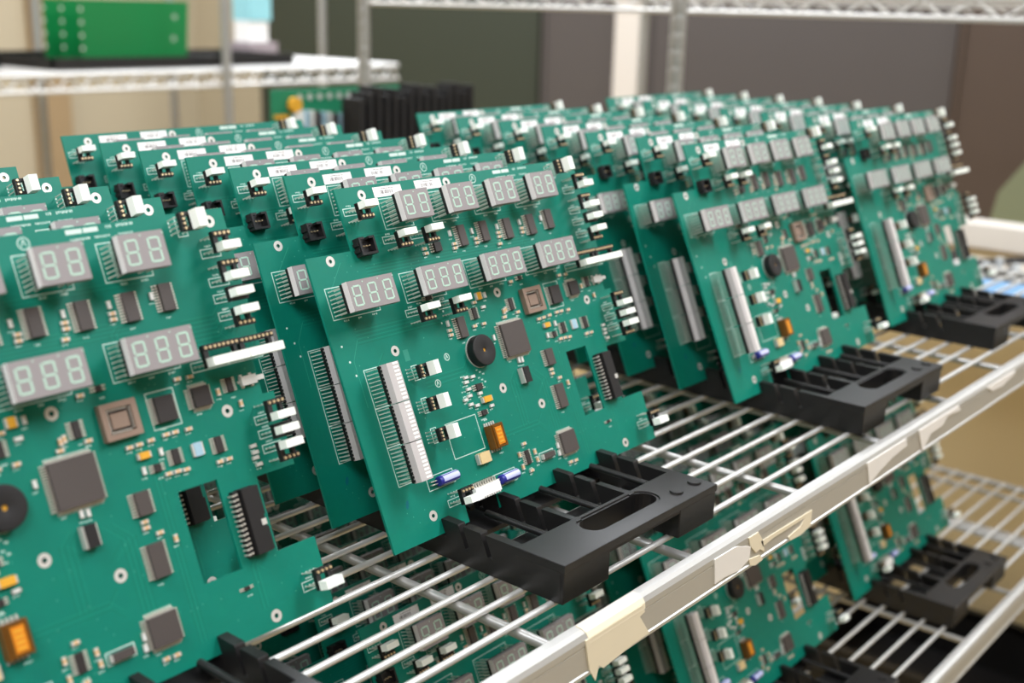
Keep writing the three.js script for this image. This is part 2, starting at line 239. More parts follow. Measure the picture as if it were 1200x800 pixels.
  G.chip = (w, h, t, kind, n) => G.chips[[w.toFixed(1), h.toFixed(1), t, kind, n]] ??= (() => {
    const o = { body: taper(0, w, 0, h, 0.25, t, 0.15) }, l = [], p = h / n, q = w / n;
    const foot = (a, b, c, d, e, f, g2, h2) => { l.push(B(a, b, c, d, 0, 0.25), B(e, f, g2, h2, 0, t * 0.55)); };
    for (let i = 0; i < n; i++) { const v = (i + 0.28) * p, v2 = v + p * 0.52; foot(-1.7, -0.6, v, v2, -0.75, 0.1, v, v2); foot(w + 0.6, w + 1.7, v, v2, w - 0.1, w + 0.75, v, v2); if (kind === 'q') { const u = (i + 0.28) * q, u2 = u + q * 0.52; foot(u, u2, -1.2, -0.5, u, u2, -0.6, 0.1); foot(u, u2, h + 0.5, h + 1.2, u, u2, h - 0.1, h + 0.6); } }
    o.leads = merge(l); return o;
  })();
  G.smd = B(-0.85, 0.85, -0.6, 0.6, 0.05, 0.95); G.smdEnds = merge([B(-1.35, -0.8, -0.66, 0.66, 0, 1), B(0.8, 1.35, -0.66, 0.66, 0, 1)]);
  const cyl = (r, h, seg = 28, z = 0) => { const g = new THREE.CylinderGeometry(r * U, r * U, h * U, seg); g.rotateX(Math.PI / 2); g.translate(0, 0, (z + h / 2) * U); return g; };
  const lathe = (pts, seg = 28) => { const g = new THREE.LatheGeometry(pts.map(([r, y]) => new THREE.Vector2(r * U, y * U)), seg); g.rotateX(Math.PI / 2); return g; };
  G.buzzer = lathe([[7.2, 0.4], [7.2, 4.6], [6.8, 5], [1, 5], [1, 4.2], [0, 4.2]]); G.buzzerRim = cyl(7.45, 0.6); G.buzzerHole = cyl(0.95, 0.1, 14, 4.2);
  // open chip carrier socket: frame, floor, contact rows
  G.carrier = merge([B(0, 13.4, 0, 2, 0, 2.8), B(0, 13.4, 10.4, 12.4, 0, 2.8), B(0, 2, 2, 10.4, 0, 2.8), B(11.4, 13.4, 2, 10.4, 0, 2.8), B(3.6, 9.8, 3.6, 8.8, 0.2, 2)]); G.carrierFloor = B(2.2, 11.2, 2.2, 10.2, 0, 0.3);
  G.carrierPins = merge(Array.from({ length: 8 }, (_, i) => 2.8 + i * 0.95).flatMap((t) => [B(2.2, 2.8, t, t + 0.4, 0.2, 2.2), B(10.6, 11.2, t, t + 0.4, 0.2, 2.2), B(t, t + 0.4, 2.2, 2.8, 0.2, 2.2), B(t, t + 0.4, 9.6, 10.2, 0.2, 2.2)]));
  G.shroud = merge([B(0, 9, 0, 7.8, 0, 1), B(0, 9, 0, 1, 1, 4.2), B(0, 3.2, 6.8, 7.8, 1, 4.2), B(5.8, 9, 6.8, 7.8, 1, 4.2), B(0, 1, 1, 6.8, 1, 4.2), B(8, 9, 1, 6.8, 1, 4.2), B(-0.6, 0, 4.4, 5.8, 0, 3.4), B(-0.6, 0, 1.6, 3, 0, 3.4)]); G.shroudPins = merge([0, 1, 2].map((i) => B(2.4 + i * 1.8, 2.8 + i * 1.8, 3.8, 4.2, 1, 3.2)));
  G.header = merge([taper(2.6, 9.4, 0, 24.2, 0.2, 4.6, 0.2), B(0.4, 2.6, 0.2, 24, 0.2, 2.6), B(9.2, 10.4, 0.4, 8.8, 0.6, 3.8), B(9.2, 10.4, 13.2, 23.8, 0.6, 3.8)]); G.headerPins = merge(Array.from({ length: 13 }, (_, i) => 0.9 + i * 1.78).flatMap((v) => [B(-0.3, 0.8, v, v + 0.6, 0, 3), B(1.1, 1.9, v + 0.1, v + 0.8, 2.5, 3.1)])); G.headerKey = B(7.4, 9.5, 9.6, 11.8, 4.2, 4.75);
  G.blueCan = (() => { const g = new THREE.LatheGeometry([[0, 0], [1.8, 0], [2.2, 0.4], [1.95, 0.9], [2.2, 1.4], [2.2, 11.6], [1.9, 12], [0, 12]].map(([r, y]) => new THREE.Vector2(r * U, y * U)), 20); g.rotateZ(-Math.PI / 2); g.translate(0, 0, 2.3 * U); return g; })();
  G.canPrint = merge([[-1.35, 0.3], [-0.85, 1.2], [0.9, 0.35]].map(([a, w]) => { const g = new THREE.CylinderGeometry(2.24 * U, 2.24 * U, 9.6 * U, 8, 1, true, a, w); g.rotateZ(-Math.PI / 2); g.translate(6.7 * U, 0, 2.3 * U); return g; })); G.canLeg = merge([bar([-2.6, 0, 0.9], [0.2, 0, 1.9], 0.25, 6), bar([-2.6, 0, 0], [-2.6, 0, 1.1], 0.25, 6)]);
  G.edgeHousing = merge([B(0, 15.6, 0, 4.6, 0.4, 5.6), ...Array.from({ length: 10 }, (_, i) => B(0.3 + i * 1.55, 1.2 + i * 1.55, -0.7, 0, 1, 5.2))]); G.edgePins = merge(Array.from({ length: 10 }, (_, i) => 0.6 + i * 1.55).flatMap((u) => [B(u, u + 0.55, 4.6, 6.2, 3.6, 4.2), B(u, u + 0.55, 6, 6.5, 0, 4.2)]));
  G.transformer = merge([B(0, 8, 0, 10.8, 0.4, 4.4)]); G.transformerWindow = taper(2, 6.6, 1.2, 9.6, 4.3, 4.9, 0.2); G.transformerTurns = merge(Array.from({ length: 4 }, (_, i) => B(2.8, 5.6, 2.2 + i * 1.75, 3 + i * 1.75, 4.85, 5.05))); G.transformerFeet = merge(Array.from({ length: 5 }, (_, i) => [B(0.6 + i * 1.5, 1.3 + i * 1.5, -1.3, 0.1, 0, 0.5), B(0.6 + i * 1.5, 1.3 + i * 1.5, 10.7, 12.2, 0, 0.5)]).flat()); G.transformerRim = merge([B(1, 7.6, 0.3, 1.2, 4.3, 5), B(1, 7.6, 9.6, 10.5, 4.3, 5), B(1, 2, 1.2, 9.6, 4.3, 5), B(6.6, 7.6, 1.2, 9.6, 4.3, 5)]);
  G.switchBody = merge([B(0, 6.6, 0, 3.4, 0.2, 2), B(6.6, 10, 0.8, 2.6, 0.6, 1.8)]); G.switchFeet = merge([B(0.4, 1.6, -0.8, 0, 0, 0.5), B(4.6, 5.8, -0.8, 0, 0, 0.5), B(0.4, 1.6, 3.4, 4.2, 0, 0.5), B(4.6, 5.8, 3.4, 4.2, 0, 0.5), B(-0.8, 0, 1.2, 2.2, 0, 0.5)]);
  G.block = {}; G.blk = (w, h, t) => G.block[[w, h, t]] ??= [taper(0.3, w - 0.3, 0, h, 0.1, t, 0.12), merge([B(-0.3, 0.5, 0.2, h - 0.2, 0, t * 0.8), B(w - 0.5, w + 0.3, 0.2, h - 0.2, 0, t * 0.8)])];
  G.stick = [B(0, 17, 0, 4.6, 0, 0.12), B(0, 17, 0, 4.6, 0, 0.12)];
  return G;
})();

function makeBoard(full) {
  const b = new THREE.Group();
  const add = (name, geo, m, u = 0, v = 0, parent = b) => { const o = mesh(name, geo, m, parent); o.position.set(u * U, v * U, 0); return o; };
  const keep = (u, v) => full || v > 84 || u < 45 || u > 172;
  const panel = mesh('board_panel', GEO.body, pcbFace, b); panel.userData.label = 'green printed panel with white silkscreen';
  for (const [u, v] of RINGS) add('mounting_ring', GEO.ring, mat.solder, u, v);
  const disp = (list, g, name) => { for (const [u, , v] of list) { const d = add(name, g.housing, mat.displayFace, u, v); add('digits', g.digits, mat.segment, 0, 0, d); add('base', g.base, mat.blackMatte, 0, 0, d); add('leads', g.leads, mat.lead, 0, 0, d); add('leads', g.leads, mat.lead, (g === GEO.d2 ? 17.3 : 25.4) - 6, 0, d); const s = add('side_cover', g.side, mat.ledSide, 0, 0, d); s.userData.label = 'pale printed side of the display'; } };
  for (const g of [GEO.d2, GEO.d3]) g.side ??= (() => { const h = g === GEO.d2 ? 12.9 : 12.6; return B(-0.15, 0.02, 0.1, h - 0.1, 11, 13.9); })();
  disp(D2, GEO.d2, 'two_digit_display'); disp(D3, GEO.d3, 'three_digit_display');
  for (const [u0, u1, v0, v1, gv, n] of HBARS) { if (!keep(u0, v0)) continue; const g = GEO.hbar(u1 - u0, v1 - v0, gv - v0, n), o = add('light_bar', g.front, mat.ledFront, u0, v0); add('socket', g.socket, mat.blackMatte, 0, 0, o); if (g.pins) add('socket_pins', g.pins, mat.gold, 0, 0, o); add('leads', g.leads, mat.lead, 0, 0, o); }
  for (const [u0, u1, v0, v1, gu] of VBARS) { const g = GEO.vbar(u1 - u0, v1 - v0, gu - u0), o = add('light_bar', g.front, mat.ledFront, u0, v0); add('socket', g.socket, mat.blackMatte, 0, 0, o); add('socket_pins', g.pins, mat.gold, 0, 0, o); add('leads', g.leads, mat.lead, 0, 0, o); }
  for (let k = 0; k < 3; k++) { const o = add('bar_graph', GEO.graph.housing, mat.graphBody, 12.7, 25 + k * 16.8); add('segments', GEO.graph.segments, mat.ledWhite, 0, 0, o); add('base', GEO.graph.base, mat.blackMatte, 0, 0, o); add('leads', GEO.graph.leads, mat.lead, 0, 0, o); }
  for (const [u0, u1, v0, v1, t, kind, dark, n] of CHIPS) { if (!keep(u0, v0)) continue; const g = GEO.chip(u1 - u0, v1 - v0, t, kind, n), o = add('chip', g.body, dark ? mat.chipDark : mat.chip, u0, v0); add('leads', g.leads, mat.lead, 0, 0, o); }
  for (const [u, v, k, turn] of SMD) { if (!(full || v > 110)) continue; const o = add(k === 'c' ? 'chip_capacitor' : 'chip_resistor', GEO.smd, k === 'c' ? mat.ceramic : mat.smdWhite, u, v); if (turn) o.rotation.z = Math.PI / 2; if (full) add('terminals', GEO.smdEnds, mat.solder, 0, 0, o); }
  const sh = add('shrouded_header', GEO.shroud, mat.blackMatte, 27.2, 121.6); add('pins', GEO.shroudPins, mat.gold, 0, 0, sh);
  add('label_sticker', GEO.stick[0], sticker[0], 47.2, 146); add('label_sticker', GEO.stick[1], sticker[1], 73, 146.6);
  const hd = add('box_header', GEO.header, mat.blackMatte, 159, 27); add('pins', GEO.headerPins, mat.lead, 0, 0, hd);
  if (full) {
    add('key_slot', GEO.headerKey, mat.solder, 0, 0, hd);
    const z = add('buzzer', GEO.buzzer, mat.blackMatte, 80.4, 69.3); add('rim', GEO.buzzerRim, mat.solder, 0, 0, z); add('sound_hole', GEO.buzzerHole, mat.yellow, 0, 0, z);
    const s = add('chip_socket', GEO.carrier, mat.brownSocket, 119.6, 79.6); add('floor_plate', GEO.carrierFloor, mat.chip, 0, 0, s); add('contacts', GEO.carrierPins, mat.lead, 0, 0, s);
    for (const [u, v] of [[32, 21.4], [68.2, 11.7]]) { const c = add('blue_capacitor', GEO.blueCan, mat.capBlue, u, v); add('sleeve_print', GEO.canPrint, mat.capSilver, 0, 0, c); add('leg', GEO.canLeg, mat.lead, 0, 0.7, c); add('leg', GEO.canLeg, mat.lead, 0, -0.7, c); }
    const e = add('edge_connector', GEO.edgeHousing, mat.ledWhite, 48.6, 8.2); add('pins', GEO.edgePins, mat.lead, 0, 0, e);
    const t = add('transformer', GEO.transformer, mat.brownTape, 69.6, 25.4); add('winding', GEO.transformerWindow, mat.orange, 0, 0, t); add('winding_turns', GEO.transformerTurns, mat.yellow, 0, 0, t); add('frame', GEO.transformerRim, mat.brownTape, 0, 0, t); add('feet', GEO.transformerFeet, mat.solder, 0, 0, t);
    const w = add('slide_switch', GEO.switchBody, mat.smdWhite, 176.6, 86); add('feet', GEO.switchFeet, mat.solder, 0, 0, w);
    const blk = (name, m, u0, u1, v0, v1, t2) => { const [g, f] = GEO.blk(u1 - u0, v1 - v0, t2), o = add(name, g, m, u0, v0); add('terminals', f, mat.solder, 0, 0, o); };
    blk('yellow_capacitor', mat.yellow, 129.5, 134, 71, 73.5, 1.5); blk('yellow_capacitor', mat.yellow, 89.6, 92.9, 92, 95.6, 1.5); blk('yellow_capacitor', mat.yellow, 73.6, 79.3, 46.3, 49.1, 2); blk('tan_capacitor', mat.tan, 59.8, 67, 21.1, 26.1, 2.5);
    blk('diode', mat.chip, 101, 109.2, 12.2, 15, 2.2); blk('resistor_array', mat.smdBlue, 150.3, 154.2, 66.5, 71.4, 1.1); blk('filter_coil', mat.blackMatte, 103, 107.6, 48.8, 56.5, 3.4);
  }
  return b;
}
const fullBoard = makeBoard(true), liteBoard = makeBoard(false);
const ORDINAL = ['front', 'second', 'third', 'fourth', 'fifth', 'sixth', 'seventh'];
function placeBoard(proto, x, y, z, lean, label, group) {
  const b = proto.clone(); b.name = numbered('circuit_board'); scene.add(b);
  b.position.set(wx(x), wy(y), wz(z)); b.rotation.x = -lean; tag(b, label, 'circuit board', group); return b;
}

// ---------------------------------------------------------------- the black slotted tray, x 29..143, front at z = 64
const TRAY = (() => {
  const T = {}, slots = []; const pitch = 12.37, z0 = -278, z1 = 64;
  for (let j = -22; j <= 2; j++) slots.push(j);
  // wall profile in (z, y), slots lean back like the boards
  const profile = (yb, zEnd) => {
    const top = 6.2, pts = [[z0, yb], [zEnd, yb], [zEnd, top]];
    for (const j of [...slots].reverse()) { const zc = 0.1 + j * pitch, hold = ((j % 3) + 3) % 3 === 0, depth = hold ? 6.95 : 9.5, w = 1.25, lean = Math.tan(24 * rad), yb2 = top - depth; if (zc + w + 1 > zEnd) continue;
      const zt = zc - 0.6 - top * lean, zb = zc - 0.6 - yb2 * lean; pts.push([zt + w + 0.35, top], [zt + w, top - 0.5], [zb + w, yb2], [zb - w, yb2], [zt - w, top - 0.5], [zt - w - 0.35, top]); }
    pts.push([z0, top]); return pts.map(([z, y]) => [-z, y]).reverse();
  };
  const wall = (x, t, yb, zEnd) => { const g = extrude(profile(yb, zEnd), 0, t); g.rotateY(Math.PI / 2); g.translate(x * U, 0, 0); return g; };
  T.side = wall(0, 4.2, -10.8, 62); T.rib = wall(0, 3.6, -5, 42);
  const stadium = []; for (let i = 0; i <= 10; i++) { const a = Math.PI / 2 + i / 10 * Math.PI; stadium.push([69 + 7 * Math.cos(a), 48 + 7 * Math.sin(a)]); } for (let i = 0; i <= 10; i++) { const a = -Math.PI / 2 + i / 10 * Math.PI; stadium.push([107 + 7 * Math.cos(a), 48 + 7 * Math.sin(a)]); }
  const flat = (pts, holes, y0, y1, bevel) => { const g = extrude(pts.map(([x, z]) => [x, -z]).reverse(), y0, y1, holes.map((h) => h.map(([x, z]) => [x, -z])), bevel); g.rotateX(-Math.PI / 2); return g; };
  T.plate = flat([[28.8, 39], [143.4, 39], [143.4, 64], [28.8, 64]], [stadium], 2.6, 6.3, 0.4);
  T.grip = flat(stadium.map(([x, z]) => [x, z]), [stadium.map(([x, z]) => [88 + (x - 88) * 0.965, 48 + (z - 48) * 0.84])], -6, 5.6, 0);
  T.foot = (x0, x1) => { const g = extrude([[x0, -10.8], [x1, -10.8], [x1, 3], [x0, 3]], 40.5, 63.6, [], 0.5); return g; };
  T.footL = T.foot(29.1, 60); T.footR = T.foot(113, 143.1);
  T.lip = B(60, 113, 1.2, 3, 60.5, 63.4);
  T.boss = (() => { const g = new THREE.CylinderGeometry(3 * U, 3.2 * U, 1.2 * U, 20); return g; })();
  T.rod = bar([0, 0, 3], [0, 0, 40], 1.5, 10); T.rodBack = bar([0, 0, 2], [0, 0, 31.8], 1.5, 10);
  T.cross = B(30, 143, -9.8, -7.4, -11, 11); T.back = B(29.2, 143, -10.8, 6.2, z0 - 3, z0);
  return T;
})();
function tray(x, y, z, label, group) {
  const t = base('board_tray', x, y, z); tag(t, label, 'board tray', group);
  const add = (n, g, px = 0, py = 0, pz = 0, m = mat.blackPlastic) => { const o = mesh(n, g, m, t); o.position.set(px * U, py * U, pz * U); return o; };
  add('side_wall', TRAY.side, 29); add('side_wall', TRAY.side, 139.2); add('slotted_rib', TRAY.rib, 65.6); add('slotted_rib', TRAY.rib, 105);
  add('front_plate', TRAY.plate); add('grip_wall', TRAY.grip); add('front_foot', TRAY.footL); add('front_foot', TRAY.footR); add('front_lip', TRAY.lip);
  add('boss', TRAY.boss, 122, 6.6, 55.5); add('boss', TRAY.boss, 137, 6.6, 55.5); for (const px of [52.6, 90, 128.6]) { add('guide_bar', TRAY.rod, px, 2.6); for (let k = 1; k < 8; k++) add('guide_bar', TRAY.rodBack, px, 2.6, -37.1 * k); }
  for (const pz of [26, -10, -47, -84, -121, -158, -195, -232]) add('cross_bar', TRAY.cross, 0, 0, pz); add('back_wall', TRAY.back); return t;
}

// ---------------------------------------------------------------- the wire shelving rack: one thing with its shelves and posts
const XL = -400, XR = 835, ZB = -398;
const rack = base('shelving_rack'); tag(rack, 'chrome wire shelving rack holding the black trays of circuit boards', 'shelving rack');
const railProfile = [[76, -11.2], [79.5, -11.2], [81.6, -12], [82.8, -13.8], [83, -16], [83, -16.3], [82.6, -16.5], [82.6, -28], [83.2, -28.4], [83.2, -29.8], [82.4, -30.4], [76, -30.4], [76, -28.8], [81, -28.8], [81, -16], [79.6, -13.6], [76, -13.2]];
function railGeo() { const g = extrude(railProfile.map(([z, y]) => [-z, y]).reverse(), XL, XR); g.rotateY(Math.PI / 2); return g; }
const RAIL = railGeo();
const WIRE = bar([XL, 0, 0], [XR, 0, 0], 1.45, 8), ROD = bar([0, 0, ZB], [0, 0, 80], 2.2, 10);
function shelf(y, wireMat) {
  const sh = new THREE.Group(); sh.name = 'wire_shelf'; sh.position.y = y * U; rack.add(sh);
  const fr = mesh('front_rail', RAIL, mat.railPaint, sh); mesh('label_strip', B(XL, XR, -27.4, -17.2, 82.5, 82.75), mat.insert, fr);
  const rr = mesh('back_rail', RAIL, mat.railPaint, sh); rr.rotation.y = Math.PI; rr.position.set((XL + XR) * U, 0, (ZB + 77 - 0) * U);
  for (let z = 57.6; z > ZB + 6; z -= 15.7) { const w = mesh('wire', WIRE, wireMat, sh); w.position.set(0, -12.3 * U, z * U); }
  for (let x = 7.5 - 400; x < XR - 10; x += 100.1) { const r = mesh('support_rod', ROD, mat.zinc, sh); r.position.set(x * U, -15.9 * U, 0); }
  mesh('end_rod', bar([XR - 3, -14, ZB], [XR - 3, -14, 80], 3, 10), mat.zinc, sh); mesh('end_rod', bar([XL + 3, -14, ZB], [XL + 3, -14, 80], 3, 10), mat.zinc, sh);
  return sh;
}
shelf(0, mat.wire); const lowShelf = shelf(-208, mat.wire);
mesh('flat_brace', B(704, 728, -17.6, -16, ZB, 78), mat.zinc, lowShelf);
// a wire shelf standing past the end of the rack: truss edges of two wires and a zigzag between them
const TY0 = 213.5, TY1 = TY0 + 25;
function truss(a, b, n, parent) {
  const L = (t, y) => [a[0] + (b[0] - a[0]) * t, y, a[1] + (b[1] - a[1]) * t], list = [bar(L(0, TY0), L(1, TY0), 3, 8), bar(L(0, TY1), L(1, TY1), 3, 8), bar(L(0, TY1 - 7), L(1, TY1 - 7), 2, 8)];
  mesh('edge_rail', merge(list), mat.wire, parent);
  for (let i = 0; i < n; i++) { mesh('truss_wire', bar(L(i / n, TY0), L((i + 0.5) / n, TY1 - 7), 1.6, 6), mat.wire, parent); mesh('truss_wire', bar(L((i + 0.5) / n, TY1 - 7), L((i + 1) / n, TY0), 1.6, 6), mat.wire, parent); }
}
// corner posts with ringed grooves
const POST = (() => { const pts = [[0, -780]]; for (let y = -780; y < 420; y += 18) pts.push([9, y], [9, y + 15.5], [8.3, y + 16], [8.3, y + 17.5]); pts.push([9, 420], [0, 421]); return new THREE.LatheGeometry(pts.map(([r, y]) => new THREE.Vector2(r * U, y * U)), 14); })();
const FOOTG = (() => { const g = new THREE.CylinderGeometry(10 * U, 12 * U, 18 * U, 16); g.translate(0, -788 * U, 0); return g; })();
for (const [x, z] of [[826, -404], [XR + 6, 92], [XL - 6, 92], [XL - 6, -404]]) { const p = mesh('post', POST, mat.zinc, rack); p.position.set(x * U, 0, z * U); const f = mesh('foot', FOOTG, mat.blackMatte, p); }

const far = base('wire_rack'); tag(far, 'tall chrome wire rack past the end, with a zigzag truss shelf', 'wire rack');
{ const x0 = 900, x1 = 1610, z0 = -964, z1 = 460; truss([x0, z0], [x0, z1], 26, far); truss([x1, z0], [x1, z1], 26, far); truss([x0, z0], [x1, z0], 8, far); truss([x0, z1], [x1, z1], 8, far);
  const w = bar([x0, TY1 + 4.5, 0], [x1, TY1 + 4.5, 0], 1.6, 6); for (let z = z0 + 14; z < z1; z += 18) { const m = mesh('wire', w, mat.wire, far); m.position.z = z * U; }
  for (const [x, z] of [[x0, z0 - 10], [x1, z0 - 10], [x0, z1 + 10], [x1, z1 + 10]]) { const p = mesh('post', POST, mat.zinc, far); p.position.set(x * U, 0, z * U); } }

// ---------------------------------------------------------------- trays and boards
const OF = ['nearest the chrome post', 'second from the chrome post', 'third from the chrome post', 'fourth from the chrome post'];
const D24 = 24.3 * rad;
const ROWS = [
  // x, y, z, lean per board, tray number from the post, shelf word
  { x: 0, y: 0, z: 0, lean: [0.4245, 0.39, 0.4, 0.37, 0.38, 0.365, 0.36], k: 2, where: 'upper' },
  { x: 269.1, y: 0, z: 2.5, lean: [0.4206, 0.395, 0.4, 0.385, 0.375, 0.385, 0.385], k: 1, where: 'upper' },
  { x: 502.9, y: 0, z: -4.9, lean: [0.3986, 0.39, 0.39, 0.38, 0.38, 0.37, 0.37], k: 0, where: 'upper' },
  { x: -232.9, y: 0, z: 10.9, lean: [0.3992, 0.41, 0.405, 0.41, 0.4, 0.4, 0.4], k: 3, where: 'upper' },
  { x: 482.2, y: -208, z: 0, lean: [0.424, 0.4, 0.4, 0.4, 0.4, 0.4, 0.4], k: 0, where: 'lower' },
  { x: 245.4, y: -208, z: 8, lean: [0.424, 0.4, 0.4, 0.4, 0.4, 0.4, 0.4], k: 1, where: 'lower' },
  { x: 8, y: -208, z: 4, lean: [0.424, 0.4, 0.4, 0.4, 0.4, 0.4, 0.4], k: 2, where: 'lower' },
  { x: -228, y: -208, z: 4, lean: [0.424, 0.4, 0.4, 0.4, 0.4, 0.4, 0.4], k: 3, where: 'lower' },
];
for (const r of ROWS) {
  tray(r.x, r.y, r.z, `black slotted plastic board tray on the ${r.where} shelf, ${OF[r.k]}`, 'black board trays on the rack');
  r.lean.forEach((a, i) => placeBoard(i ? liteBoard : fullBoard, r.x, r.y, r.z - 37.1 * i, a, `green circuit board, ${ORDINAL[i]} ${i ? 'from the front' : 'one'} in the ${r.where} tray ${OF[r.k]}`, `green circuit boards on the ${r.where} shelf`));
}

// ---------------------------------------------------------------- torn masking tape on the front rail
function tapePatch(px, m, label) {   // outline traced on the rail's front face
  const pts = px.map(([a, b]) => onZ(a, b, 82.9)), cx = pts.reduce((s, p) => s + p[0], 0) / pts.length;
  const g = extrude(THREE.ShapeUtils.area(pts.map(([x, y]) => new THREE.Vector2(x, y))) > 0 ? pts.map(([x, y]) => [x - cx, Math.min(y, -13.9)]) : pts.map(([x, y]) => [x - cx, Math.min(y, -13.9)]).reverse(), 82.75, 83.35);
  const o = mesh('masking_tape', g, m, scene); o.position.set(wx(cx), wy(0), 0); tag(o, label, 'tape'); return o;
}
tapePatch([[686, 738], [700, 727], [740, 706], [753, 697], [755, 716], [749, 722], [760, 741], [740, 755], [715, 775], [706, 782], [701, 779], [697, 797], [690, 785]], mat.tape, 'wide yellowed masking tape wrapped over the rail below third upper tray');
{ const o = scene.children.find((c) => c.name === 'masking_tape'), a = onZ(690, 731, 82.9)[0], b = onZ(756, 696, 82.9)[0], x0 = o.position.x / U;
  const arc = [[77, -11.15], [79.5, -11.15], [81.65, -11.95], [82.9, -13.75], [83.1, -16.2]], outer = arc.map(([z, y], i) => [z + 0.08 * i, y + 0.35 - 0.07 * i]);
  const g = extrude([...arc, ...outer.reverse()].map(([z, y]) => [-z, y]), a, b); g.rotateY(Math.PI / 2); const w = mesh('top_wrap', g, mat.tape, o); w.position.x = -x0 * U; }
tapePatch([[837, 653], [862, 640], [879, 640], [877, 655], [865, 668], [848, 676], [837, 684]], mat.tapeWhite, 'white torn paper tape scrap on the rail front');
tapePatch([[877, 626], [888, 621], [893, 632], [895, 646], [890, 643], [885, 647], [879, 640]], mat.tape, 'small ragged tape scrap beside white torn paper on the rail');
tapePatch([[877, 655], [890, 650], [893, 655], [884, 662], [878, 662]], mat.tape, 'tiny tape fleck at the lower rim of the rail');
tapePatch([[891, 634], [935, 607], [951, 597], [949, 615], [938, 626], [925, 633], [923, 629], [938, 616], [943, 606], [930, 614], [905, 630], [893, 640]], mat.tape, 'torn outline of yellow tape with its middle peeled away');
tapePatch([[1017, 531], [1050, 510], [1063, 502], [1062, 522], [1045, 536], [1030, 552], [1018, 567]], mat.tapeWhite, 'large pale tape patch on the rail below second upper tray');
tapePatch([[1077, 498], [1100, 480], [1124, 466], [1125, 480], [1110, 487], [1104, 498], [1090, 508], [1080, 528]], mat.tapeWhite, 'streaky pale tape patch with ragged end on the rail');
tapePatch([[1158, 444], [1178, 432], [1190, 426], [1188, 438], [1174, 452], [1162, 458]], mat.tapeWhite, 'pale tape remnant on the rail below the end tray');


// ---------------------------------------------------------------- behind the rack
const PX = 2400;   // plane of the glazed partition across the room
const dark = M(0x4d4846, 0.35), brown = M(0x4a3d34, 0.4), greenGlass = M(0x2c3226, 0.55), mullion = M(0xc9c2b8, 0.6);
function partition(name, a, b, m, label, depth = 14) {
  const z0 = onX(b, 60, PX)[2], z1 = onX(a, 60, PX)[2], lo = Math.min(z0, z1), hi = Math.max(z0, z1), o = base(name, PX, 0, (lo + hi) / 2);
  tag(o, label, 'partition'); const h = (hi - lo) / 2, yb = -796, yt = 1270;
  mesh('panel', B(0, depth * 0.6, yb, yt, -h + 6, h - 6), m, o);
  for (const q of [-h, h - 12]) mesh('frame', B(-depth * 0.4, depth, yb, yt, q, q + 12), m, o);
}
partition('partition_panel', 306, 632, greenGlass, 'grey-green partition panel behind the chrome posts');
partition('partition_panel', 636, 722, dark, 'narrow dark grey partition panel beside the white pillar');
partition('partition_panel', 760, 1120, dark, 'wide dark grey partition panel behind the boards');
partition('partition_panel', 1123, 1420, brown, 'dark brown partition panel beside the wide grey one');
{ const a = onX(757, 60, PX)[2], b = onX(724, 60, PX)[2], o = mesh('pillar', B(-20, 30, -796, 1270, Math.min(a, b) + 2, Math.max(a, b) - 2), mullion, scene); o.position.set(wx(PX), wy(0), 0); tag(o, 'white pillar between two dark grey partition panels', 'pillar'); }
{ const zw = RZ0 / U + 60, p = onZ(50, 150, zw), q = onZ(84, 150, zw), o = mesh('pillar', B(p[0], q[0], -796, 1270, -60, 10), M(0x9b8462, 0.8), scene); o.position.set(0, wy(0), wz(zw)); tag(o, 'tan pillar on the cream back wall', 'pillar'); }

